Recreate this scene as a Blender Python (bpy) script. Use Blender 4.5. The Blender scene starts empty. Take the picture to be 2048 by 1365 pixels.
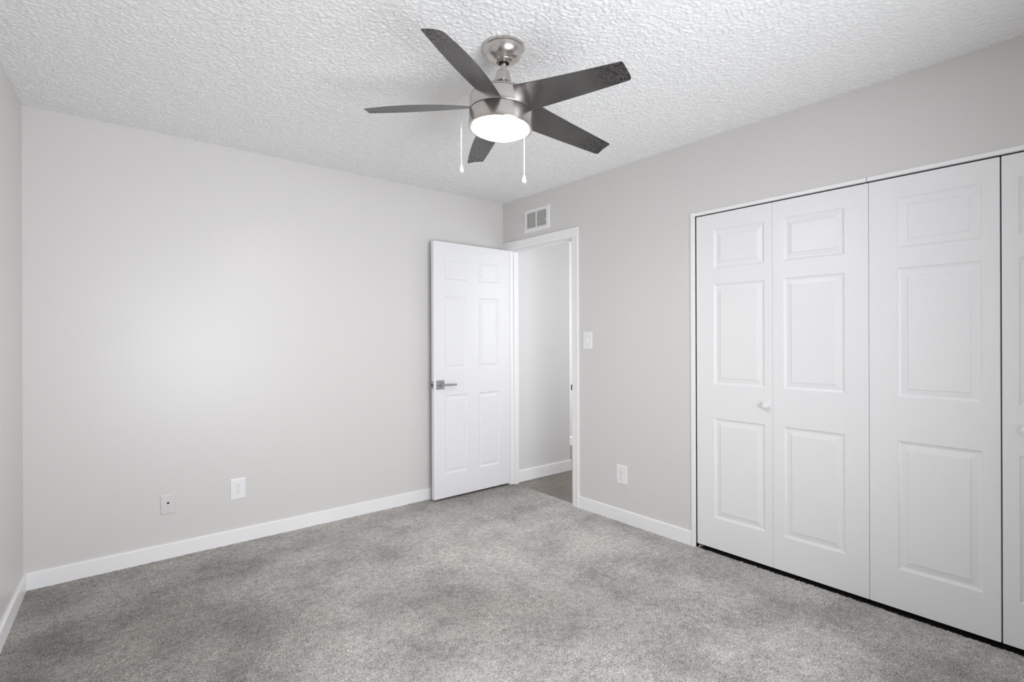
import bpy, bmesh, math
import numpy as np
from mathutils import Vector, Matrix

SC = bpy.context.scene
COL = SC.collection
PI = math.pi

# ------------------------------------------------------------------ camera
F_PX, YAW, CAM_H = 1041.97, 0.6884, 1.2539
ROLL = -0.0037
CX, CY = 1021.7, 678.6
cam_d = bpy.data.cameras.new('camera')
cam_d.sensor_fit = 'HORIZONTAL'
cam_d.sensor_width = 36.0
cam_d.lens = F_PX / 2048 * 36.0
cam_d.shift_x = (1024 - CX) / 2048
cam_d.shift_y = (CY - 682.5) / 2048
cam_d.clip_start = 0.02
cam = bpy.data.objects.new('camera', cam_d)
COL.objects.link(cam)
Fv = Vector((math.sin(YAW), math.cos(YAW), 0))
Rv = Vector((math.cos(YAW), -math.sin(YAW), 0))
Uv = Vector((0, 0, 1))
R2 = Rv * math.cos(ROLL) + Uv * math.sin(ROLL)
U2 = Uv * math.cos(ROLL) - Rv * math.sin(ROLL)
M = Matrix((R2, U2, -Fv)).transposed().to_4x4()
M.translation = (0, 0, CAM_H)
cam.matrix_world = M
SC.camera = cam

# ------------------------------------------------------------------ world, lights, exposure
SC.view_settings.view_transform = 'Standard'
SC.view_settings.look = 'None'
SC.view_settings.gamma = 1
SC.view_settings.exposure = -0.07
SC.view_settings.use_curve_mapping = False
try:
    SC.cycles.max_bounces = 14
    SC.cycles.diffuse_bounces = 10
    SC.cycles.glossy_bounces = 4
except Exception:
    pass

world = bpy.data.worlds.new('sky')
SC.world = world
world.use_nodes = True
wn = world.node_tree
bg = wn.nodes['Background']
bg.inputs[0].default_value = (0.80, 0.88, 1.0, 1)
bg.inputs[1].default_value = 1.0


def area(name, loc, target, sx, sy, power, color, spread=180):
    d = bpy.data.lights.new(name, 'AREA')
    d.shape = 'RECTANGLE'
    d.size, d.size_y = sx, sy
    d.energy = power
    d.color = color
    d.spread = math.radians(spread)
    o = bpy.data.objects.new(name, d)
    COL.objects.link(o)
    o.location = loc
    o.rotation_euler = (Vector(target) - Vector(loc)).to_track_quat('-Z', 'Y').to_euler()
    return o


LAMP_STRENGTH = 112.0
# daylight entering through the big window of the rear wall, and through the window of the room past the hall
area('daylight_bedroom_window', (1.10, -0.57, 1.15), (1.30, 3.5, 1.85), 1.4, 1.45, 41, (0.92, 0.955, 1.0), 120)
area('daylight_far_window', (4.05, 6.05, 1.35), (4.05, 3.4, 1.1), 0.8, 1.3, 40, (0.98, 0.99, 1.0))

area('hall_fill', (3.62, 2.02, 1.30), (3.45, 3.5, 1.15), 0.8, 1.6, 14, (0.97, 0.985, 1.0))  # unseen fill added to brighten the hall

# ------------------------------------------------------------------ room measures
H = 2.44
W = 2.852          # right wall plane
D = 3.573          # back wall plane
TW = 0.085         # right wall thickness
REAR = -0.5
LSLOPE = 0.057


def left_x(y):
    return -0.232 - LSLOPE * (D - y)


DOOR_Y0, DOOR_Y1, DOOR_Z = 2.738, 3.478, 2.016
CL_Y0, CL_Y1, CL_Z = -0.100, 1.716, 1.990


# ------------------------------------------------------------------ helpers
def tag(o, label=None, cat=None, group=None, kind=None):
    if label:
        o['label'] = label
    if cat:
        o['category'] = cat
    if group:
        o['group'] = group
    if kind:
        o['kind'] = kind
    return o


def link_bm(name, bm, mat, parent=None, smooth=None, recalc=True):
    if recalc:
        bmesh.ops.recalc_face_normals(bm, faces=bm.faces)
    me = bpy.data.meshes.new(name)
    bm.to_mesh(me)
    bm.free()
    if smooth is not None:
        me.polygons.foreach_set('use_smooth', [True] * len(me.polygons))
        try:
            me.set_sharp_from_angle(angle=math.radians(smooth))
        except Exception:
            pass
    o = bpy.data.objects.new(name, me)
    COL.objects.link(o)
    me.materials.append(mat)
    if parent:
        o.parent = parent
    return o


def empty(name, loc=(0, 0, 0), rotz=0):
    o = bpy.data.objects.new(name, None)
    o.empty_display_size = 0.05
    COL.objects.link(o)
    o.location = loc
    o.rotation_euler = (0, 0, rotz)
    return o


def box(bm, x0, x1, y0, y1, z0, z1, bev=0.0, seg=2):
    vs = [bm.verts.new(p) for p in ((x0, y0, z0), (x1, y0, z0), (x1, y1, z0), (x0, y1, z0),
                                    (x0, y0, z1), (x1, y0, z1), (x1, y1, z1), (x0, y1, z1))]
    fs = [bm.faces.new([vs[i] for i in f]) for f in
          ((3, 2, 1, 0), (4, 5, 6, 7), (0, 1, 5, 4), (1, 2, 6, 5), (2, 3, 7, 6), (3, 0, 4, 7))]
    if bev > 0:
        es = list({e for f in fs for e in f.edges})
        bmesh.ops.bevel(bm, geom=es, offset=bev, segments=seg, affect='EDGES', profile=0.7)


def lathe(bm, prof, n=64, origin=(0, 0, 0), axis='z', a0=0.0):
    """prof: list of (r, h)"""
    o = Vector(origin)
    rings = []
    for r, h in prof:
        if r < 1e-6:
            p = {'z': (0, 0, h), 'x': (h, 0, 0), 'y': (0, h, 0)}[axis]
            rings.append([bm.verts.new(o + Vector(p))])
            continue
        ring = []
        for i in range(n):
            a = 2 * PI * i / n + a0
            c, s = r * math.cos(a), r * math.sin(a)
            p = {'z': (c, s, h), 'x': (h, c, s), 'y': (c, h, s)}[axis]
            ring.append(bm.verts.new(o + Vector(p)))
        rings.append(ring)
    for A, B in zip(rings, rings[1:]):
        if len(A) == 1 and len(B) == 1:
            continue
        for i in range(n):
            j = (i + 1) % n
            if len(A) == 1:
                bm.faces.new((A[0], B[i], B[j]))
            elif len(B) == 1:
                bm.faces.new((A[i], A[j], B[0]))
            else:
                bm.faces.new((A[i], A[j], B[j], B[i]))


def extrude_profile(bm, prof, p0, p1, out, up=(0, 0, 1)):
    """prof: closed polygon of (outward, upward); swept from p0 to p1"""
    p0, p1, out, up = Vector(p0), Vector(p1), Vector(out), Vector(up)
    a = [bm.verts.new(p0 + out * u + up * v) for u, v in prof]
    b = [bm.verts.new(p1 + out * u + up * v) for u, v in prof]
    n = len(prof)
    for i in range(n):
        j = (i + 1) % n
        bm.faces.new((a[i], a[j], b[j], b[i]))
    bm.faces.new(a[::-1])
    bm.faces.new(b)


# ------------------------------------------------------------------ materials
def mat_new(name):
    m = bpy.data.materials.new(name)
    m.use_nodes = True
    return m, m.node_tree, m.node_tree.nodes['Principled BSDF']


def simple(name, col, rough=0.5, metal=0.0, bump=None, spec=0.5, coat=0.0):
    m, nt, b = mat_new(name)
    b.inputs['Base Color'].default_value = (*col, 1)
    b.inputs['Roughness'].default_value = rough
    b.inputs['Metallic'].default_value = metal
    b.inputs['Specular IOR Level'].default_value = spec
    if coat:
        b.inputs['Coat Weight'].default_value = coat
    if bump:
        scale, strength, dist = bump
        tc = nt.nodes.new('ShaderNodeTexCoord')
        no = nt.nodes.new('ShaderNodeTexNoise')
        no.inputs['Scale'].default_value = scale
        no.inputs['Detail'].default_value = 4
        bu = nt.nodes.new('ShaderNodeBump')
        bu.inputs['Strength'].default_value = strength
        bu.inputs['Distance'].default_value = dist
        nt.links.new(tc.outputs['Object'], no.inputs['Vector'])
        nt.links.new(no.outputs['Fac'], bu.inputs['Height'])
        nt.links.new(bu.outputs['Normal'], b.inputs['Normal'])
    return m


def mixrgb(nt, fac, a, b):
    n = nt.nodes.new('ShaderNodeMix')
    n.data_type = 'RGBA'
    for s, v in (('Factor', fac), ('A', a), ('B', b)):
        sock = [i for i in n.inputs if i.name == s and i.enabled][0]
        if hasattr(v, 'default_value'):
            nt.links.new(v, sock)
        elif s == 'Factor':
            sock.default_value = v
        else:
            sock.default_value = (*v, 1)
    return [o for o in n.outputs if o.enabled][0]


def ramp(nt, sock, stops):
    r = nt.nodes.new('ShaderNodeValToRGB')
    e = r.color_ramp.elements
    while len(e) < len(stops):
        e.new(0.5)
    for el, (p, c) in zip(e, stops):
        el.position = p
        el.color = (*c, 1) if len(c) == 3 else c
    nt.links.new(sock, r.inputs[0])
    return r.outputs[0]


def noise(nt, scale, detail=4, rough=0.5, offset=None, mapping=None):
    tc = nt.nodes.new('ShaderNodeTexCoord')
    n = nt.nodes.new('ShaderNodeTexNoise')
    n.inputs['Scale'].default_value = scale
    n.inputs['Detail'].default_value = detail
    n.inputs['Roughness'].default_value = rough
    src = tc.outputs['Object']
    if mapping or offset:
        mp = nt.nodes.new('ShaderNodeMapping')
        mp.inputs['Scale'].default_value = mapping or (1, 1, 1)
        mp.inputs['Location'].default_value = offset or (0, 0, 0)
        nt.links.new(src, mp.inputs['Vector'])
        src = mp.outputs['Vector']
    nt.links.new(src, n.inputs['Vector'])
    return n.outputs['Fac']


WALL_COL = (0.698, 0.681, 0.668)
M_wall = simple('wall_paint', WALL_COL, rough=0.34, bump=(9.0, 0.06, 0.004), spec=0.34)
M_hall_wall = simple('hall_wall_paint', (0.725, 0.722, 0.722), rough=0.5)
M_trim = simple('trim_paint', (0.90, 0.90, 0.905), rough=0.33)
M_door = simple('door_paint', (0.84, 0.84, 0.855), rough=0.34)
M_closet = simple('closet_door_paint', (0.84, 0.84, 0.847), rough=0.36)
M_ceiling = simple('popcorn_plaster', (0.89, 0.89, 0.885), rough=0.9, spec=0.15)
M_plastic = simple('white_plastic', (0.85, 0.85, 0.86), rough=0.3)
M_painted_plate = simple('painted_plate', (0.69, 0.675, 0.665), rough=0.36)
M_black = simple('dark_void', (0.012, 0.012, 0.012), rough=0.9)
M_closet_in = simple('closet_interior', (0.04, 0.038, 0.036), rough=0.95)  # near-black colour stands in for shade in the closet and door gaps
M_nickel = simple('brushed_nickel', (0.60, 0.565, 0.535), rough=0.27, metal=1.0)
M_steel = simple('satin_steel', (0.42, 0.42, 0.43), rough=0.3, metal=1.0)
M_seam = simple('dark_seam', (0.10, 0.095, 0.09), rough=0.5, metal=0.6)
M_white_gloss = simple('white_fob', (0.80, 0.80, 0.80), rough=0.3)
M_glass_clip = simple('grey_slot', (0.22, 0.22, 0.22), rough=0.5)
M_exterior = simple('window_frame_white', (0.8, 0.8, 0.8), rough=0.4)

# fan blade: dark brushed pewter with mottled wear at the tips
M_blade, nt, b = mat_new('blade_pewter')
tc = nt.nodes.new('ShaderNodeTexCoord')
st = noise(nt, 6.0, 3, 0.5)
wear = noise(nt, 85.0, 5, 0.7)
base = ramp(nt, st, [(0.35, (0.125, 0.120, 0.118)), (0.65, (0.165, 0.158, 0.154))])
uvn = nt.nodes.new('ShaderNodeUVMap')
sep = nt.nodes.new('ShaderNodeSeparateXYZ')
nt.links.new(uvn.outputs['UV'], sep.inputs[0])
tipm = nt.nodes.new('ShaderNodeMapRange')
tipm.inputs['From Min'].default_value = 0.62
tipm.inputs['From Max'].default_value = 0.95
nt.links.new(sep.outputs['X'], tipm.inputs['Value'])
speck = ramp(nt, wear, [(0.47, (0, 0, 0)), (0.56, (1, 1, 1))])
mul = nt.nodes.new('ShaderNodeMath')
mul.operation = 'MULTIPLY'
nt.links.new(speck, mul.inputs[0])
nt.links.new(tipm.outputs[0], mul.inputs[1])
nt.links.new(mixrgb(nt, mul.outputs[0], base, (0.035, 0.034, 0.034)), b.inputs['Base Color'])
b.inputs['Metallic'].default_value = 0.75
b.inputs['Roughness'].default_value = 0.36

# lens of the fan light
M_lens, nt, b = mat_new('lit_lens')
b.inputs['Base Color'].default_value = (0.9, 0.9, 0.9, 1)
b.inputs['Emission Color'].default_value = (1.0, 0.972, 0.94, 1)
b.inputs['Emission Strength'].default_value = LAMP_STRENGTH

# carpet
M_carpet, nt, b = mat_new('carpet_pile')
fib = noise(nt, 150.0, 3, 0.65)
med = noise(nt, 34.0, 5, 0.62)
big = noise(nt, 3.0, 6, 0.66, offset=(0, 0, 0))
c1 = ramp(nt, fib, [(0.30, (0.205, 0.195, 0.184)), (0.50, (0.458, 0.441, 0.423)), (0.70, (0.74, 0.718, 0.692))])
c2 = ramp(nt, med, [(0.30, (0.74, 0.74, 0.74)), (0.62, (1.10, 1.10, 1.10))])
lay_shade = noise(nt, 0.55, 2, 0.5, offset=(189.8, 80.6, 0))  # floor shade painted into carpet colour, offset picked for darker left, brighter centre
c4 = ramp(nt, lay_shade, [(0.34, (0.66, 0.65, 0.64)), (0.48, (0.98, 0.98, 0.98)), (0.62, (1.20, 1.20, 1.20))])
c3 = ramp(nt, big, [(0.36, (0.78, 0.78, 0.78)), (0.47, (0.97, 0.97, 0.97)), (0.60, (1.15, 1.15, 1.15))])
mm = nt.nodes.new('ShaderNodeMix')
mm.data_type = 'RGBA'
mm.blend_type = 'MULTIPLY'
mi = [i for i in mm.inputs if i.enabled]
mi[0].default_value = 1
nt.links.new(c1, mi[1])
nt.links.new(c2, mi[2])
m2 = nt.nodes.new('ShaderNodeMix')
m2.data_type = 'RGBA'
m2.blend_type = 'MULTIPLY'
mj = [i for i in m2.inputs if i.enabled]
mj[0].default_value = 1
nt.links.new([o for o in mm.outputs if o.enabled][0], mj[1])
nt.links.new(c3, mj[2])
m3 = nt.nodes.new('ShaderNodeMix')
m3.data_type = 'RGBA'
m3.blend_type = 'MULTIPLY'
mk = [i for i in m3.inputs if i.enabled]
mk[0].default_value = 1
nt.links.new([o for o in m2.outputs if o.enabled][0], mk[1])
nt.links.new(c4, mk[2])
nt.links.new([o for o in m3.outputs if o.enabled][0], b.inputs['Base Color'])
b.inputs['Roughness'].default_value = 0.95
b.inputs['Specular IOR Level'].default_value = 0.1
bu = nt.nodes.new('ShaderNodeBump')
bu.inputs['Strength'].default_value = 0.55
bu.inputs['Distance'].default_value = 0.006
nt.links.new(fib, bu.inputs['Height'])
nt.links.new(bu.outputs['Normal'], b.inputs['Normal'])

# hall plank floor
M_wood, nt, b = mat_new('grey_vinyl_planks')
tc = nt.nodes.new('ShaderNodeTexCoord')
bk = nt.nodes.new('ShaderNodeTexBrick')
bk.inputs['Color1'].default_value = (0.25, 0.222, 0.198, 1)
bk.inputs['Color2'].default_value = (0.20, 0.178, 0.158, 1)
bk.inputs['Mortar'].default_value = (0.10, 0.09, 0.08, 1)
bk.inputs['Scale'].default_value = 1.0
bk.inputs['Mortar Size'].default_value = 0.0012
bk.inputs['Brick Width'].default_value = 1.2
bk.inputs['Row Height'].default_value = 0.15
bk.offset = 0.37
nt.links.new(tc.outputs['Object'], bk.inputs['Vector'])
gr = noise(nt, 5.0, 6, 0.62, mapping=(1.2, 9.0, 1.0))
g2 = ramp(nt, gr, [(0.32, (0.62, 0.60, 0.58)), (0.66, (1.25, 1.25, 1.25))])
mm = nt.nodes.new('ShaderNodeMix')
mm.data_type = 'RGBA'
mm.blend_type = 'MULTIPLY'
mi = [i for i in mm.inputs if i.enabled]
mi[0].default_value = 1
nt.links.new(bk.outputs['Color'], mi[1])
nt.links.new(g2, mi[2])
nt.links.new([o for o in mm.outputs if o.enabled][0], b.inputs['Base Color'])
b.inputs['Roughness'].default_value = 0.42

# window glass (rear wall, behind the camera)
M_glass, nt, b = mat_new('window_glass')
out = nt.nodes['Material Output']
tr = nt.nodes.new('ShaderNodeBsdfTransparent')
gl = nt.nodes.new('ShaderNodeBsdfGlossy')
gl.inputs['Roughness'].default_value = 0.02
mx = nt.nodes.new('ShaderNodeMixShader')
mx.inputs[0].default_value = 0.06
nt.links.new(tr.outputs[0], mx.inputs[1])
nt.links.new(gl.outputs[0], mx.inputs[2])
nt.links.new(mx.outputs[0], out.inputs[0])


# ------------------------------------------------------------------ textured slabs (ceiling, carpet): real relief
def smooth_noise(rng, ny, nx, step):
    """random field smoothed over `step` cells"""
    a = rng.random((ny // step + 3, nx // step + 3))
    yy = np.arange(ny) / step
    xx = np.arange(nx) / step
    y0 = yy.astype(int)
    x0 = xx.astype(int)
    fy = (yy - y0)[:, None]
    fx = (xx - x0)[None, :]
    fy = fy * fy * (3 - 2 * fy)
    fx = fx * fx * (3 - 2 * fx)
    return (a[np.ix_(y0, x0)] * (1 - fy) * (1 - fx) + a[np.ix_(y0 + 1, x0)] * fy * (1 - fx)
            + a[np.ix_(y0, x0 + 1)] * (1 - fy) * fx + a[np.ix_(y0 + 1, x0 + 1)] * fy * fx)


def relief_sheet(name, mat, x0, x1, y0, y1, cell, height_fn, flip=False, keep=None):
    nx = int((x1 - x0) / cell) + 1
    ny = int((y1 - y0) / cell) + 1
    xs = np.linspace(x0, x1, nx)
    ys = np.linspace(y0, y1, ny)
    Z, jx, jy = height_fn(ny, nx)
    X = np.repeat(xs[None, :], ny, 0) + jx
    Y = np.repeat(ys[:, None], nx, 1) + jy
    co = np.stack([X, Y, Z], -1).reshape(-1, 3).astype(np.float32)
    i = np.arange(ny - 1)[:, None] * nx + np.arange(nx - 1)[None, :]
    i = i.reshape(-1)
    q = np.stack([i, i + 1, i + nx + 1, i + nx], -1)
    if keep is not None:
        q = q[keep(co[i, 0], co[i, 1])]
    if flip:
        q = q[:, ::-1]
    me = bpy.data.meshes.new(name)
    me.vertices.add(len(co))
    me.vertices.foreach_set('co', co.reshape(-1))
    me.loops.add(q.size)
    me.loops.foreach_set('vertex_index', q.reshape(-1).astype(np.int32))
    me.polygons.add(len(q))
    me.polygons.foreach_set('loop_start', (np.arange(len(q)) * 4).astype(np.int32))
    me.polygons.foreach_set('loop_total', np.full(len(q), 4, np.int32))
    me.update()
    me.validate()
    me.polygons.foreach_set('use_smooth', np.ones(len(q), bool))
    me.materials.append(mat)
    o = bpy.data.objects.new(name, me)
    COL.objects.link(o)
    return tag(o, kind='structure')


def ceil_h(ny, nx):
    rng = np.random.default_rng(4)
    a = rng.random((ny, nx))
    a = (2.4 * a + np.roll(a, 1, 0) + np.roll(a, 1, 1)) / 4.4
    m = smooth_noise(rng, ny, nx, 2)
    c = smooth_noise(rng, ny, nx, 9)
    v = np.clip((a - 0.5) * 2.1 + (m - 0.5) * 0.55 + 0.42 + (c - 0.5) * 0.2, 0, 1.2)
    return H - 0.0042 * v, (rng.random((ny, nx)) - .5) * .002, (rng.random((ny, nx)) - .5) * .002


def carpet_h(ny, nx):
    rng = np.random.default_rng(9)
    a = rng.random((ny, nx))
    m = smooth_noise(rng, ny, nx, 3)
    c = smooth_noise(rng, ny, nx, 30)
    v = (a - 0.5) * 0.9 + (m - 0.5) * 0.7
    return 0.0 + 0.0030 * v + (c - 0.5) * 0.003, (rng.random((ny, nx)) - .5) * .003, (rng.random((ny, nx)) - .5) * .003


relief_sheet('ceiling', M_ceiling, -0.56, W + 0.004, REAR, D + 0.004, 0.0045, ceil_h, flip=True)
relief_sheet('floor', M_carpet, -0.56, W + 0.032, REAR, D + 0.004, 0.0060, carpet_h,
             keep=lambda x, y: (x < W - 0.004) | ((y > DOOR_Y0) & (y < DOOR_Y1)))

bm = bmesh.new()
box(bm, -0.62, W + TW, REAR - 0.1, D + 0.1, -0.06, -0.02)
tag(link_bm('floor_slab', bm, M_closet_in), kind='structure')
bm = bmesh.new()
box(bm, -0.62, 4.7, REAR - 0.1, 6.4, H + 0.004, H + 0.1)
tag(link_bm('ceiling_slab', bm, M_hall_wall), kind='structure')

# ------------------------------------------------------------------ walls
bm = bmesh.new()
box(bm, -0.45, W, D, D + 0.1, -0.05, H)
box(bm, W, W + TW, D, D + 0.1, -0.05, H)
tag(link_bm('wall_back', bm, M_wall), kind='structure')

bm = bmesh.new()
ya, yb = REAR - 0.1, D + 0.1
pts = [(left_x(ya) - 0.1, ya), (left_x(ya), ya), (left_x(yb), yb), (left_x(yb) - 0.1, yb)]
lo = [bm.verts.new((x, y, -0.05)) for x, y in pts]
hi = [bm.verts.new((x, y, H)) for x, y in pts]
for i in range(4):
    j = (i + 1) % 4
    bm.faces.new((lo[i], lo[j], hi[j], hi[i]))
bm.faces.new(lo[::-1])
bm.faces.new(hi)
tag(link_bm('wall_left', bm, M_wall), kind='structure')

bm = bmesh.new()
# a single front skin assembled on a grid with the two openings left out
ys = [REAR, CL_Y0, CL_Y1, DOOR_Y0, DOOR_Y1, D]
for k, (a, b_) in enumerate(zip(ys, ys[1:])):
    z0 = {1: CL_Z, 3: DOOR_Z}.get(k, -0.05)
    box(bm, W, W + TW, a, b_, z0, H)
bmesh.ops.remove_doubles(bm, verts=bm.verts, dist=1e-5)
tag(link_bm('wall_right', bm, M_wall), kind='structure')

# rear wall with its window, behind the camera
WX0, WX1, WZ0, WZ1 = 0.37, 1.83, 0.40, 1.90
bm = bmesh.new()
box(bm, -0.62, WX0, REAR - 0.1, REAR, -0.05, H)
box(bm, WX1, W + TW, REAR - 0.1, REAR, -0.05, H)
box(bm, WX0, WX1, REAR - 0.1, REAR, -0.05, WZ0)
box(bm, WX0, WX1, REAR - 0.1, REAR, WZ1, H)
tag(link_bm('wall_rear', bm, M_wall), kind='structure')
win = tag(empty('window_1', ((WX0 + WX1) / 2, REAR - 0.05, WZ0)), kind='structure')
bm = bmesh.new()
hw = (WX1 - WX0) / 2
hh = WZ1 - WZ0
box(bm, -hw, hw, -0.02, 0.02, 0, 0.045)
box(bm, -hw, hw, -0.02, 0.02, hh - 0.045, hh)
box(bm, -hw, -hw + 0.045, -0.02, 0.02, 0.045, hh - 0.045)
box(bm, hw - 0.045, hw, -0.02, 0.02, 0.045, hh - 0.045)
box(bm, -0.025, 0.025, -0.02, 0.02, 0.045, hh - 0.045)
link_bm('window_frame', bm, M_exterior, win)
bm = bmesh.new()
box(bm, -hw + 0.045, -0.025, -0.003, 0.003, 0.045, hh - 0.045)
box(bm, 0.025, hw - 0.045, -0.003, 0.003, 0.045, hh - 0.045)
link_bm('window_pane', bm, M_glass, win)

# closet interior (dark behind the bifold doors)
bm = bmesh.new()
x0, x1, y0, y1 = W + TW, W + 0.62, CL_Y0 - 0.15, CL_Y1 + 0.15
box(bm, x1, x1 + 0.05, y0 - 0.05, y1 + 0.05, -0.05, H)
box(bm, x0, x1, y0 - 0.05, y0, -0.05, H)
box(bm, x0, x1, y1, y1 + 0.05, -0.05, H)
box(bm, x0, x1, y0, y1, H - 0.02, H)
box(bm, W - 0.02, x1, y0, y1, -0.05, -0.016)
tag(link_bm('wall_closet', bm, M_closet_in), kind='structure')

# ------------------------------------------------------------------ hall beyond the doorway
HALL_Y = 3.512
bm = bmesh.new()
box(bm, W + TW, 3.62, HALL_Y, HALL_Y + 0.16, -0.05, H)
tag(link_bm('wall_hall', bm, M_hall_wall), kind='structure')
bm = bmesh.new()
box(bm, 3.50, 3.62, HALL_Y + 0.16, 6.2, -0.05, H)
tag(link_bm('wall_hall_side', bm, M_hall_wall), kind='structure')
bm = bmesh.new()
box(bm, 4.485, 4.6, 1.9, 6.2, -0.05, H)
tag(link_bm('wall_hall_far', bm, M_hall_wall), kind='structure')
bm = bmesh.new()
box(bm, W + TW, 4.485, 1.9, 1.99, -0.05, H)
tag(link_bm('wall_hall_end', bm, M_hall_wall), kind='structure')
bm = bmesh.new()
box(bm, 3.62, 4.485, 6.2, 6.3, -0.05, H)
tag(link_bm('wall_far_room', bm, M_hall_wall), kind='structure')
bm = bmesh.new()
box(bm, W + 0.030, 4.485, 1.99, 6.2, -0.06, -0.008)
tag(link_bm('floor_hall', bm, M_wood), kind='structure')
bm = bmesh.new()
box(bm, W + TW, 4.485, 1.99, 6.2, H, H + 0.004)
tag(link_bm('ceiling_hall', bm, M_hall_wall), kind='structure')

# ------------------------------------------------------------------ baseboards
BB = [(0, 0), (0.013, 0), (0.013, 0.084), (0.011, 0.088), (0.007, 0.090), (0, 0.090)]
bm = bmesh.new()
extrude_profile(bm, BB, (left_x(D) + 0.012, D, -0.004), (W - 0.001, D, -0.004), (0, -1, 0))
tag(link_bm('baseboard_back', bm, M_trim), kind='structure')
bm = bmesh.new()
nl = Vector((1, -LSLOPE, 0)).normalized()
extrude_profile(bm, BB, (left_x(REAR), REAR, -0.004), (left_x(D - 0.0005), D - 0.0005, -0.004), nl)
tag(link_bm('baseboard_left', bm, M_trim), kind='structure')
bm = bmesh.new()
extrude_profile(bm, BB, (W, CL_Y1 + 0.0285, -0.004), (W, DOOR_Y0 - 0.069, -0.004), (-1, 0, 0))
tag(link_bm('baseboard_right', bm, M_trim), kind='structure')
bm = bmesh.new()
BH = [(0, 0), (0.012, 0), (0.012, 0.094), (0.008, 0.100), (0, 0.100)]
extrude_profile(bm, BH, (W + TW + 0.012, HALL_Y, -0.008), (3.62, HALL_Y, -0.008), (0, -1, 0))
extrude_profile(bm, BH, (3.62, HALL_Y - 0.012, -0.008), (3.62, 6.2, -0.008), (1, 0, 0))
extrude_profile(bm, BH, (4.485, 2.0, -0.008), (4.485, 6.2, -0.008), (-1, 0, 0))
tag(link_bm('baseboard_hall', bm, M_trim), kind='structure')

# ------------------------------------------------------------------ doorway trim: casing and jamb
trim = tag(empty('trim_1', (W, DOOR_Y0, 0)), 'white painted casing and jamb around the open doorway', kind='structure')


def local(bm, o):
    for v in bm.verts:
        v.co -= o.location


CW = 0.066
bm = bmesh.new()
# casing cross-section: outward (towards the room) against width
CP = [(0, 0), (0.0165, 0), (0.0175, 0.004), (0.0175, 0.012), (0.0125, 0.018), (0.0115, 0.052), (0.009, CW - 0.003), (0.007, CW), (0, CW)]
CPm = [(u, v) for u, v in CP]
extrude_profile(bm, [(u, CW - v) for u, v in CPm], (W, DOOR_Y0 - 0.003 - 0, -0.004), (W, DOOR_Y0 - 0.003, DOOR_Z + 0.003), (-1, 0, 0), (0, -1, 0))
local(bm, trim)
link_bm('side_casing', bm, M_trim, trim)
bm = bmesh.new()
extrude_profile(bm, [(u, CW - v) for u, v in CPm], (W, DOOR_Y1 + 0.003, -0.004), (W, DOOR_Y1 + 0.003, DOOR_Z + 0.003), (-1, 0, 0), (0, 1, 0))
local(bm, trim)
link_bm('side_casing', bm, M_trim, trim)
bm = bmesh.new()
extrude_profile(bm, [(u, CW - v) for u, v in CPm], (W, DOOR_Y0 - 0.003 - CW, DOOR_Z + 0.003), (W, D - 0.001, DOOR_Z + 0.003), (-1, 0, 0), (0, 0, 1))
local(bm, trim)
link_bm('head_casing', bm, M_trim, trim)
bm = bmesh.new()
JT = 0.018
box(bm, W, W + TW + 0.002, DOOR_Y0, DOOR_Y0 + 0.002, -0.008, DOOR_Z)
box(bm, W, W + TW + 0.002, DOOR_Y1 - 0.002, DOOR_Y1, -0.008, DOOR_Z)
box(bm, W, W + TW + 0.002, DOOR_Y0, DOOR_Y1, DOOR_Z - 0.002, DOOR_Z)
local(bm, trim)
link_bm('jamb', bm, M_trim, trim)
bm = bmesh.new()
box(bm, W + 0.038, W + 0.068, DOOR_Y0 + 0.002, DOOR_Y0 + 0.012, -0.008, DOOR_Z - 0.002, 0.001)
box(bm, W + 0.038, W + 0.068, DOOR_Y1 - 0.012, DOOR_Y1 - 0.002, -0.008, DOOR_Z - 0.002, 0.001)
box(bm, W + 0.038, W + 0.068, DOOR_Y0 + 0.012, DOOR_Y1 - 0.012, DOOR_Z - 0.012, DOOR_Z - 0.002, 0.001)
local(bm, trim)
link_bm('door_stop', bm, M_trim, trim)
bm = bmesh.new()
box(bm, W - 0.012, W + 0.030, DOOR_Y0 + 0.0005, DOOR_Y0 + 0.0035, 0.868, 0.908)
local(bm, trim)
o = link_bm('strike_plate', bm, M_seam, trim)
o['label'] = 'dark metal strike plate on the latch side of the jamb'
# hall-side casing of the same doorway
bm = bmesh.new()
xh = W + TW
box(bm, xh, xh + 0.010, DOOR_Y1 - 0.003, HALL_Y - 0.001, -0.008, DOOR_Z + 0.06)
box(bm, xh, xh + 0.012, DOOR_Y0 - 0.06, DOOR_Y0 - 0.003, -0.008, DOOR_Z + 0.06)
box(bm, xh, xh + 0.012, DOOR_Y0 - 0.003, DOOR_Y1 - 0.003, DOOR_Z + 0.003, DOOR_Z + 0.06)
local(bm, trim)
link_bm('hall_casing', bm, M_trim, trim)


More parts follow.
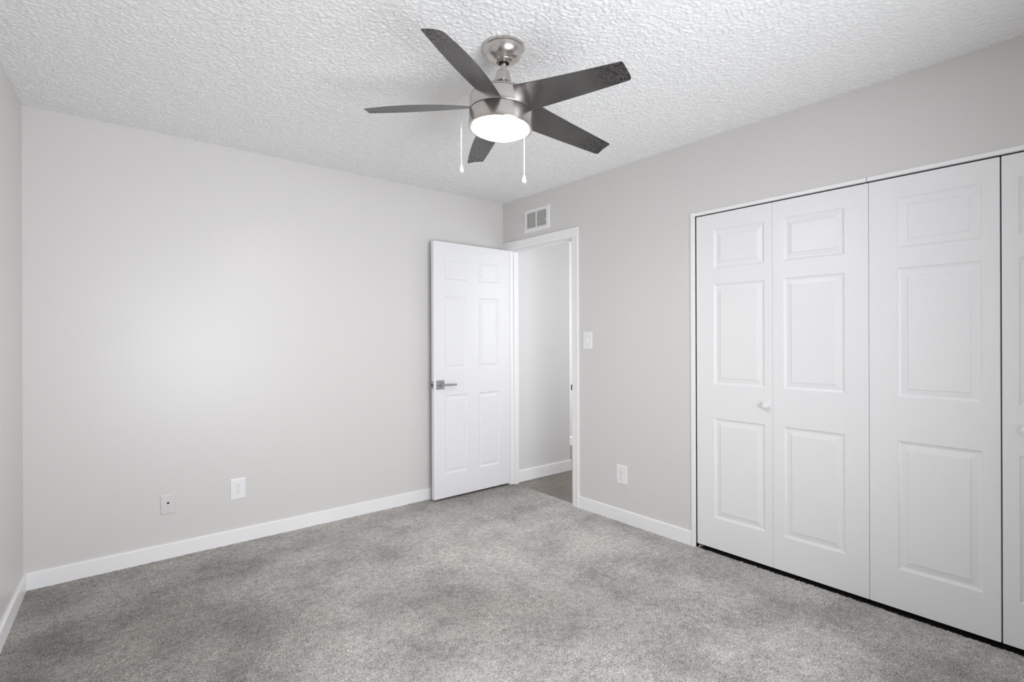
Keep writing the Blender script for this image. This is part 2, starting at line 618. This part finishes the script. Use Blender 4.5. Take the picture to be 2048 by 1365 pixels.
# ------------------------------------------------------------------ raised-panel door leaves
def panel_leaf(name, w, z0, z1, t, panels, mat, parent, rings=None):
    """leaf from x=0..w, front face at y=0 looking towards -y, back at y=t"""
    if rings is None:
        rings = [(0.0, 0.0), (0.003, 0.0035), (0.008, 0.0060), (0.012, 0.0075), (0.016, 0.0078), (0.038, 0.0040), (0.0392, 0.0015), (0.041, 0.0008)]
    bm = bmesh.new()
    xs = sorted({0, w, *[p[0] for p in panels], *[p[1] for p in panels]})
    zs = sorted({z0, z1, *[p[2] for p in panels], *[p[3] for p in panels]})
    for side in (0, 1):
        def P(x, z, d):
            return (x, d if side == 0 else t - d, z)
        grid = {}
        def V(x, z):
            k = (round(x, 5), round(z, 5))
            if k not in grid:
                grid[k] = bm.verts.new(P(x, z, 0))
            return grid[k]
        for a, b_ in zip(xs, xs[1:]):
            for c, d in zip(zs, zs[1:]):
                mx_, mz_ = (a + b_) / 2, (c + d) / 2
                if any(p[0] < mx_ < p[1] and p[2] < mz_ < p[3] for p in panels):
                    continue
                bm.faces.new((V(a, c), V(b_, c), V(b_, d), V(a, d)))
        for (a, b_, c, d) in panels:
            prev = [V(a, c), V(b_, c), V(b_, d), V(a, d)]
            for ins, dep in rings[1:]:
                cur = [bm.verts.new(P(*q, dep)) for q in ((a + ins, c + ins), (b_ - ins, c + ins), (b_ - ins, d - ins), (a + ins, d - ins))]
                for i in range(4):
                    j = (i + 1) % 4
                    bm.faces.new((prev[i], prev[j], cur[j], cur[i]))
                prev = cur
            bm.faces.new(prev)
    # rim
    def rim(a, b_):
        va = [bm.verts.new((a[0], y, a[1])) for y in (0, t)]
        vb = [bm.verts.new((b_[0], y, b_[1])) for y in (0, t)]
        bm.faces.new((va[0], vb[0], vb[1], va[1]))
    for i in range(4):
        c4 = [(0, z0), (w, z0), (w, z1), (0, z1)]
        a, b_ = c4[i], c4[(i + 1) % 4]
        brk = xs if i in (0, 2) else zs
        if i in (2, 3):
            brk = brk[::-1]
        for p, q in zip(brk, brk[1:]):
            if i in (0, 2):
                rim((p, a[1]), (q, a[1]))
            else:
                rim((a[0], p), (a[0], q))
    bmesh.ops.remove_doubles(bm, verts=bm.verts, dist=1e-5)
    bmesh.ops.recalc_face_normals(bm, faces=bm.faces)
    # soften the outline
    es = [e for e in bm.edges if len(e.link_faces) == 2 and all(abs(v.co.y) < 1e-6 or abs(v.co.y - t) < 1e-6 for v in e.verts)
          and e.calc_face_angle(0) > 1.2]
    bmesh.ops.bevel(bm, geom=es, offset=0.0012, segments=2, affect='EDGES')
    return link_bm(name, bm, mat, parent)


# swung-open room door ------------------------------------------------
d_ang = math.atan2(0.008, 0.765)
door = tag(empty('door_1', (2.083, 3.4645, 0), d_ang),
           'white six-panel door swung open against the back wall', kind='structure')
pz = [(1.722, 1.902), (1.016, 1.592), (0.200, 0.816)]
panels = [(a, b_, c, d) for a, b_ in ((0.104, 0.311), (0.431, 0.644)) for c, d in pz]
panel_leaf('door_leaf', 0.763, 0.016, 2.014, 0.035, panels, M_door, door,
           rings=[(0.0, 0.0), (0.004, 0.0030), (0.010, 0.0050), (0.013, 0.0060), (0.017, 0.0064), (0.034, 0.0034), (0.0350, 0.0014), (0.037, 0.0008)])


def lever_set(parent, front=True):
    s = -1 if front else 1
    y0 = 0.0 if front else 0.035
    bm = bmesh.new()
    ya, yb = sorted((y0, y0 + s * 0.008))
    box(bm, 0.021, 0.091, ya, yb, 0.866, 0.936, 0.0012)
    h = link_bm('handle_plate', bm, M_steel, parent)
    bm = bmesh.new()
    lathe(bm, [(0, y0 + s * 0.008), (0.0115, y0 + s * 0.008), (0.0105, y0 + s * 0.05), (0.009, y0 + s * 0.055), (0, y0 + s * 0.055)], 24,
          (0.056, 0, 0.901), 'y')
    ya, yb = sorted((y0 + s * 0.044, y0 + s * 0.057))
    box(bm, 0.046, 0.178, ya, yb, 0.8925, 0.9095, 0.0025)
    hv = link_bm('lever', bm, M_steel, h, smooth=35)
    if front:
        bm = bmesh.new()
        lathe(bm, [(0, -0.0095), (0.002, -0.0095), (0.0028, -0.008), (0, -0.0075)], 12, (0.036, 0, 0.901), 'y')
        link_bm('lock_pin', bm, M_seam, h)
    return h


h = lever_set(door, True)
h['label'] = 'satin steel square plate lever handle'
lever_set(door, False)
bm = bmesh.new()
box(bm, -0.0015, 0.0005, 0.005, 0.030, 0.872, 0.930, 0.0005)
lp = link_bm('latch_plate', bm, M_steel, door)
bm = bmesh.new()
box(bm, -0.012, -0.0013, 0.012, 0.023, 0.892, 0.908, 0.002)
link_bm('latch_bolt', bm, M_seam, lp)
for z in (0.25, 1.02, 1.80):
    bm = bmesh.new()
    lathe(bm, [(0, z - 0.045), (0.0045, z - 0.045), (0.0045, z + 0.045), (0, z + 0.045)], 16, (0.7675, 0.040, 0))
    link_bm('hinge', bm, M_steel, door, smooth=40)


# closet bifold doors ------------------------------------------------------
def to_right_wall(empty_o, x):
    """local +x runs towards the camera (-y world), local -y faces the room (-x world)"""
    empty_o.rotation_euler = (0, 0, -PI / 2)


CZ0, CZ1, CT = 0.022, 1.982, 0.030
cp = [(1.660, 1.888), (0.983, 1.570), (0.203, 0.786)]


def knob(parent, x, z):
    bm = bmesh.new()
    prof = [(0, 0.0), (0.0125, 0.0), (0.0125, -0.002), (0.0075, -0.0045), (0.0068, -0.010), (0.0095, -0.014), (0.0150, -0.0175),
            (0.0172, -0.022), (0.0168, -0.0265), (0.0140, -0.030), (0.0085, -0.0325), (0, -0.0335)]
    lathe(bm, prof, 32, (x, 0, z), 'y')
    return link_bm('knob', bm, M_white_gloss, parent, smooth=50)


def bifold(name, y_start, leaves, label):
    """leaves: list of (offset, width, left stile, right stile, knob_x or None)"""
    root = tag(empty(name, (W + 0.004, y_start, 0), -PI / 2), label, kind='structure')
    for off, w, ls, rs, kx in leaves:
        pn = [(ls, w - rs, c, d) for c, d in cp]
        lf = panel_leaf('door_leaf', w, CZ0, CZ1, CT, pn, M_closet, root)
        lf.location.x = off
        if kx is not None:
            knob(lf, kx, 0.888)
    return root


bifold('door_2', 1.712, [(0.0, 0.4462, 0.112, 0.042, 0.413), (0.4472, 0.4415, 0.056, 0.100, None)],
       'white bifold closet door nearest the doorway, round knob on its first leaf')
bifold('door_3', 0.8215, [(0.0, 0.4530, 0.110, 0.054, None), (0.4580, 0.4455, 0.050, 0.105, 0.071)],
       'white bifold closet door farther from the doorway, dark gap between its leaves')

# closet trim: thin edge strip at the side and two header strips with a joint
ct = tag(empty('trim_2', (W, CL_Y1, 0)), 'thin white trim strip edging the closet opening', kind='structure')
bm = bmesh.new()
box(bm, W - 0.009, W + 0.03, CL_Y1, CL_Y1 + 0.027, -0.004, CL_Z + 0.018, 0.002)
local(bm, ct)
link_bm('side_strip', bm, M_trim, ct)
for a, b_ in ((0.8300, CL_Y1), (CL_Y0, 0.8245)):
    bm = bmesh.new()
    box(bm, W - 0.007, W + 0.03, a, b_, CL_Z - 0.0015, CL_Z + 0.0165, 0.0015)
    local(bm, ct)
    link_bm('header_strip', bm, M_trim, ct)
bm = bmesh.new()
box(bm, W + 0.012, W + 0.030, CL_Y0 + 0.001, CL_Y1 - 0.001, CL_Z - 0.006, CL_Z - 0.0018)
local(bm, ct)
link_bm('sliding_track', bm, M_black, ct)


# ------------------------------------------------------------------ wall plates
def on_wall(name, pos, wall, label, cat, group=None):
    """local: x = to the right seen from the room, y = into the wall, z = up"""
    r = {'back': 0, 'right': -PI / 2}[wall]
    return tag(empty(name, pos, r), label, cat, group)


def cover_plate(root, w, h, mat, name='cover_plate', t=0.006):
    bm = bmesh.new()
    a, b_ = w / 2, h / 2
    rings = [(0, 0.0), (0, -0.003), (0.0025, -0.0052), (0.006, -t)]
    prev = None
    for ins, y in rings:
        cur = [bm.verts.new((sx * (a - ins), y, sz * (b_ - ins))) for sx, sz in ((-1, -1), (1, -1), (1, 1), (-1, 1))]
        if prev:
            for i in range(4):
                j = (i + 1) % 4
                bm.faces.new((prev[i], prev[j], cur[j], cur[i]))
        else:
            bm.faces.new(cur[::-1])
        prev = cur
    bm.faces.new(prev)
    return link_bm(name, bm, mat, root)


def outlet(pos, wall, label, w=0.086, h=0.128):
    root = on_wall('power_outlet', pos, wall, label, 'power outlet')
    cover_plate(root, w, h, M_plastic)
    for s in (-1, 1):
        bm = bmesh.new()
        # rounded receptacle face
        pts = []
        for i in range(32):
            a = 2 * PI * i / 32
            x = 0.0165 * math.cos(a)
            z = max(-0.0118, min(0.0118, 0.0165 * math.sin(a)))
            pts.append((x, z))
        f = [bm.verts.new((x, -0.0058, s * 0.0195 + z)) for x, z in pts]
        g = [bm.verts.new((x * 0.96, -0.0085, s * 0.0195 + z * 0.96)) for x, z in pts]
        for i in range(32):
            j = (i + 1) % 32
            bm.faces.new((f[i], f[j], g[j], g[i]))
        bm.faces.new(g)
        rc = link_bm('receptacle', bm, M_plastic, root)
        bm = bmesh.new()
        zc = s * 0.0195
        box(bm, -0.0072, -0.0056, -0.0089, -0.0080, zc + 0.001, zc + 0.0085)
        box(bm, 0.0056, 0.0070, -0.0089, -0.0080, zc + 0.002, zc + 0.0080)
        lathe(bm, [(0, -0.0090), (0.0026, -0.0090), (0.0026, -0.0080), (0, -0.0080)], 12, (0, 0, zc - 0.0062), 'y')
        link_bm('socket_slots', bm, M_glass_clip, rc)
    bm = bmesh.new()
    lathe(bm, [(0, -0.0072), (0.0026, -0.0070), (0.0032, -0.0058), (0, -0.0055)], 16, (0, 0, 0), 'y')
    link_bm('screw', bm, M_steel, root)
    return root


outlet((0.743, D, 0.3325), 'back', 'white duplex power outlet low on the wide wall beside a wall-coloured cable plate')
outlet((W, 2.275, 0.323), 'right', 'white duplex power outlet low on the wall between doorway and closet', w=0.090, h=0.130)

cable = on_wall('cable_plate', (0.3785, D, 0.310), 'back', 'wall-coloured square cable cover plate with one dark hole low on the wide wall', 'wall plate')
cover_plate(cable, 0.072, 0.112, M_painted_plate)
bm = bmesh.new()
lathe(bm, [(0.0095, -0.0058), (0.0090, -0.0076), (0.0066, -0.0078), (0.0064, -0.0062)], 6, (0.0, 0, 0.008), 'y')
hx = link_bm('coax_collar', bm, M_painted_plate, cable)
bm = bmesh.new()
lathe(bm, [(0, -0.0080), (0.0062, -0.0080), (0.0068, -0.0060), (0, -0.0060)], 6, (0.0, 0, 0.008), 'y')
o = link_bm('coax_hole', bm, M_black, cable)
o['label'] = 'dark round hole in the plate'
for s in (-1, 1):
    bm = bmesh.new()
    lathe(bm, [(0, -0.0072), (0.0022, -0.0070), (0.0028, -0.0058), (0, -0.0055)], 16, (0, 0, s * 0.042), 'y')
    link_bm('screw', bm, M_painted_plate, cable)

sw = on_wall('light_switch', (W, 2.583, 1.242), 'right', 'white light switch plate on the wall just right of the doorway', 'light switch')
cover_plate(sw, 0.086, 0.126, M_plastic)
bm = bmesh.new()
box(bm, -0.0065, 0.0065, -0.0075, -0.0055, -0.013, 0.013, 0.0006)
fr = link_bm('toggle_frame', bm, M_plastic, sw)
bm = bmesh.new()
vs = [(-0.0045, -0.007, -0.009), (0.0045, -0.007, -0.009), (0.0045, -0.007, 0.006), (-0.0045, -0.007, 0.006),
      (-0.0035, -0.020, 0.008), (0.0035, -0.020, 0.008), (0.0035, -0.017, 0.013), (-0.0035, -0.017, 0.013)]
v = [bm.verts.new(p) for p in vs]
for f in ((0, 1, 5, 4), (1, 2, 6, 5), (2, 3, 7, 6), (3, 0, 4, 7), (4, 5, 6, 7), (3, 2, 1, 0)):
    bm.faces.new([v[i] for i in f])
link_bm('toggle', bm, M_plastic, sw)
for s in (-1, 1):
    bm = bmesh.new()
    lathe(bm, [(0, -0.0072), (0.0022, -0.0070), (0.0028, -0.0058), (0, -0.0055)], 16, (0, 0, s * 0.030), 'y')
    link_bm('screw', bm, M_steel, sw)

# ------------------------------------------------------------------ air vent above the doorway
vent = on_wall('air_vent', (W, 3.127, 2.2255), 'right', 'white metal air vent register high above the open doorway', 'vent')
vw, vh, ow, oh = 0.302, 0.189, 0.232, 0.126
bm = bmesh.new()
rings = [(vw / 2, vh / 2, 0.0), (vw / 2, vh / 2, -0.003), (vw / 2 - 0.006, vh / 2 - 0.006, -0.009), (ow / 2 + 0.003, oh / 2 + 0.003, -0.011),
         (ow / 2, oh / 2, -0.009), (ow / 2, oh / 2, -0.001)]
prev = None
for a, b_, y in rings:
    cur = [bm.verts.new((sx * a, y, sz * b_)) for sx, sz in ((-1, -1), (1, -1), (1, 1), (-1, 1))]
    if prev:
        for i in range(4):
            j = (i + 1) % 4
            bm.faces.new((prev[i], prev[j], cur[j], cur[i]))
    prev = cur
link_bm('vent_frame', bm, M_plastic, vent)
bm = bmesh.new()
box(bm, -ow / 2, ow / 2, -0.0014, -0.0004, -oh / 2, oh / 2)
link_bm('dark_duct', bm, M_black, vent)
bm = bmesh.new()
box(bm, -0.006, 0.006, -0.0105, -0.002, -oh / 2, oh / 2, 0.001)
link_bm('centre_bar', bm, M_plastic, vent)
M_fin = simple('vent_fin_white', (0.62, 0.62, 0.60), rough=0.5)
for s in (-1, 1):
    bm = bmesh.new()
    n = 11
    for i in range(n):
        x = s * (0.0125 + i * (ow / 2 - 0.016) / (n - 0.5))
        box(bm, x - 0.0012, x + 0.0012, -0.0095, -0.0055, -oh / 2, oh / 2)
    link_bm('vertical_fins', bm, M_fin, vent)
for i in range(6):
    z = -oh / 2 + (i + 0.5) * oh / 6
    bm = bmesh.new()
    vs = [bm.verts.new(p) for p in ((-ow / 2, -0.0050, z - 0.0060), (ow / 2, -0.0050, z - 0.0060), (ow / 2, -0.0020, z + 0.0045), (-ow / 2, -0.0020, z + 0.0045))]
    f = bm.faces.new(vs)
    ex = bmesh.ops.extrude_face_region(bm, geom=[f])
    for e in ex['geom']:
        if isinstance(e, bmesh.types.BMVert):
            e.co.y += 0.0006
    link_bm('louver', bm, M_fin, vent)
bm = bmesh.new()
box(bm, ow / 2 - 0.010, ow / 2 - 0.006, -0.018, -0.006, -0.022, -0.012, 0.001)
link_bm('damper_lever', bm, M_plastic, vent)

# ------------------------------------------------------------------ ceiling fan
FX, FY = 1.320, 1.643
PIV = Vector((0, 0, -0.06))
TX, TY = 0.0023, 0.0641
T = Matrix.Rotation(TX, 4, 'X') @ Matrix.Rotation(TY, 4, 'Y')
TM = Matrix.Translation(PIV) @ T @ Matrix.Translation(-PIV)
fan = tag(empty('ceiling_fan', (FX, FY, H)), 'brushed nickel ceiling fan with five dark blades and a lit round light', 'ceiling fan')


def fz(z):      # world height to local height
    return z - H


def fan_part(name, bm, mat, tilt=True, smooth=40, parent=fan):
    if tilt:
        bm.transform(TM)
    return link_bm(name, bm, mat, parent, smooth=smooth)


bm = bmesh.new()
lathe(bm, [(0.0, 0.0), (0.080, 0.0), (0.0835, -0.003), (0.0835, -0.013), (0.0815, -0.0145), (0.0785, -0.0155), (0.0775, -0.019), (0.0760, -0.028),
           (0.0715, -0.040), (0.0630, -0.051), (0.0510, -0.059), (0.0430, -0.0625), (0.0415, -0.0655), (0.0375, -0.0665), (0.0355, -0.0690),
           (0.0300, -0.0710), (0.0225, -0.0715), (0.0215, -0.066), (0.0, -0.060)], 72)
fan_part('canopy', bm, M_nickel, tilt=False)
bm = bmesh.new()
lathe(bm, [(0.0, -0.0608), (0.0195, -0.0645), (0.0195, -0.0700), (0.0, -0.0700)], 40)
fan_part('canopy_gasket', bm, M_black, tilt=False)
bm = bmesh.new()
lathe(bm, [(0.0, -0.055), (0.0125, -0.055), (0.0125, fz(2.322)), (0.0, fz(2.322))], 32)
fan_part('downrod', bm, M_nickel)
bm = bmesh.new()
lathe(bm, [(0.0125, fz(2.338)), (0.0195, fz(2.3365)), (0.0255, fz(2.333)), (0.0280, fz(2.326)), (0.0290, fz(2.314)), (0.0330, fz(2.304)), (0.0345, fz(2.298)),
           (0.0350, fz(2.290)), (0.0420, fz(2.279)), (0.0560, fz(2.272)), (0.0620, fz(2.262)), (0.0, fz(2.250))], 48)
fan_part('coupling_cover', bm, M_nickel)
bm = bmesh.new()
lathe(bm, [(0.0, fz(2.2470)), (0.055, fz(2.2530)), (0.090, fz(2.2470)), (0.118, fz(2.2350)), (0.1265, fz(2.2280)), (0.1270, fz(2.2240))], 96)
lathe(bm, [(0.1270, fz(2.2240)), (0.0, fz(2.2240))], 96)
fan_part('motor_cap', bm, M_nickel)
bm = bmesh.new()
lathe(bm, [(0.0, fz(2.2235)), (0.1255, fz(2.2235)), (0.1255, fz(2.1595)), (0.0, fz(2.1595))], 96)
fan_part('seam_ring', bm, M_seam)
bm = bmesh.new()
lathe(bm, [(0.123, fz(2.2215)), (0.1285, fz(2.2210)), (0.1290, fz(2.2200)), (0.1290, fz(2.1635)), (0.1285, fz(2.1625)), (0.123, fz(2.1620))], 128)
fan_part('motor_housing', bm, M_nickel)
bm = bmesh.new()
lathe(bm, [(0.0, fz(2.1588)), (0.1285, fz(2.1588)), (0.1290, fz(2.1578)), (0.1290, fz(2.1020)), (0.1278, fz(2.0985)), (0.1255, fz(2.0975)),
           (0.1185, fz(2.0985)), (0.1180, fz(2.1060)), (0.0, fz(2.1080))], 128)
fan_part('light_housing', bm, M_nickel)
bm = bmesh.new()
prof = [(0.0, fz(2.1040)), (0.1080, fz(2.1030)), (0.1080, fz(2.0970))]
for i in range(1, 13):
    a = i / 12 * PI / 2
    prof.append((0.1080 * math.cos(a), fz(2.0970) - 0.024 * math.sin(a)))
lathe(bm, prof, 96)
o = fan_part('light_lens', bm, M_lens, smooth=60)
o['label'] = 'frosted round lens, lit white'


# blades: lofted, steep where they meet the motor band and flatter at the tip
def blade(ang):
    bm = bmesh.new()
    uv = bm.loops.layers.uv.new('UVMap')
    NR, NC = 34, 12
    th = 0.0038
    e0 = Vector((math.cos(ang), math.sin(ang), 0))
    et = Vector((-math.sin(ang), math.cos(ang), 0))
    top, bot, par = [], [], []
    # root line lies on the drum; tip line is straight
    for i in range(NR + 1):
        s = i / NR
        rt, rb = [], []
        for j in range(NC + 1):
            c = j / NC * 2 - 1          # -1: clockwise edge (high), +1: counter-clockwise edge (low)
            # root point on the drum surface
            pa = c * math.radians(26.5) - math.radians(4.5)
            root = e0 * (0.1275 * math.cos(pa)) + et * (0.1275 * math.sin(pa)) + Vector((0, 0, fz(2.1905) - 0.0265 * c))
            # tip point
            rtip = 0.5545 - 0.0015 * c
            wt = 0.0405
            if abs(c) > 0.72:           # rounded tip corners
                k = (abs(c) - 0.72) / 0.28
                rtip -= (0.007 if c > 0 else 0.003) * k * k
            tip = e0 * rtip + et * (wt * c) + Vector((0, 0, fz(2.1615) - 0.0112 * c))
            # planform: straight blend plus belly on the trailing side
            w = s
            p = root.lerp(tip, w)
            tw = 4 * s * (1 - s)
            # twist relaxes quickly after the root
            p.z += 0.010 * c * (1 - (1 - s) ** 2.2 - s) * 1.6
            if c > 0:
                p += et * (0.011 * c * tw)
            else:
                p += et * (0.002 * c * tw * (0.4 + s))
            p.z += 0.001 * tw           # slight arch
            # cross camber
            p.z += 0.0035 * (1 - c * c) * (0.35 + 0.65 * s)
            rt.append(bm.verts.new(p + Vector((0, 0, th / 2))))
            edge = 0.35 if (j in (0, NC)) else 1
            rb.append(bm.verts.new(p - Vector((0, 0, th / 2 * edge))))
        top.append(rt)
        bot.append(rb)

    def face(vs, uvs):
        f = bm.faces.new(vs)
        for l, t_ in zip(f.loops, uvs):
            l[uv].uv = t_
        return f
    for i in range(NR):
        for j in range(NC):
            u = [(i / NR, j / NC), ((i + 1) / NR, j / NC), ((i + 1) / NR, (j + 1) / NC), (i / NR, (j + 1) / NC)]
            face((top[i][j], top[i + 1][j], top[i + 1][j + 1], top[i][j + 1]), u)
            face((bot[i][j], bot[i][j + 1], bot[i + 1][j + 1], bot[i + 1][j]), [u[0], u[3], u[2], u[1]])
        for j in (0, NC):
            a, b_, c_, d = top[i][j], top[i + 1][j], bot[i + 1][j], bot[i][j]
            face((a, b_, c_, d), [(i / NR, j / NC), ((i + 1) / NR, j / NC), ((i + 1) / NR, j / NC), (i / NR, j / NC)])
    for i in (0, NR):
        for j in range(NC):
            face((top[i][j], top[i][j + 1], bot[i][j + 1], bot[i][j]), [(i / NR, j / NC)] * 4)
    return bm


A0 = math.radians(-138.27) - math.radians(12.45)
for k in range(5):
    fan_part('blade', blade(A0 + k * 2 * PI / 5), M_blade, smooth=50)


def chain(dl, dd, ztop, zbot, name='pull_chain'):
    """dl: offset to the right of the fan axis as seen from the room's near corner, dd: away from it"""
    x = Rv.x * dl + Fv.x * dd
    y = Rv.y * dl + Fv.y * dd
    bm = bmesh.new()
    r = 0.0014
    n = int((ztop - zbot - 0.030) / 0.0042)
    prof = [(0.0, fz(ztop))]
    z = ztop
    for i in range(n):
        prof += [(r * 0.75, fz(z)), (r * 1.25, fz(z - 0.0021))]
        z -= 0.0042
    prof.append((0, fz(z)))
    lathe(bm, prof, 10, (x, y, 0))
    # short arm by which the chain leaves the housing
    ch = link_bm(name, bm, M_white_gloss, fan, smooth=80)
    bm = bmesh.new()
    zb = zbot
    lathe(bm, [(0, fz(zb + 0.034)), (0.0030, fz(zb + 0.033)), (0.0050, fz(zb + 0.026)), (0.0080, fz(zb + 0.014)), (0.0084, fz(zb + 0.007)),
               (0.0084, fz(zb + 0.0065))], 20, (x, y, 0))
    lathe(bm, [(0.0084, fz(zb + 0.0065)), (0.0074, fz(zb + 0.002)), (0.0040, fz(zb)), (0, fz(zb))], 20, (x, y, 0))
    link_bm('chain_fob', bm, M_white_gloss, ch, smooth=50)
    bm = bmesh.new()
    ctr = Vector((x, y, 0)).normalized()
    return ch


chain(-0.1735, 0.0, 2.178, 1.928)
chain(0.0815, 0.0, 2.150, 1.884)
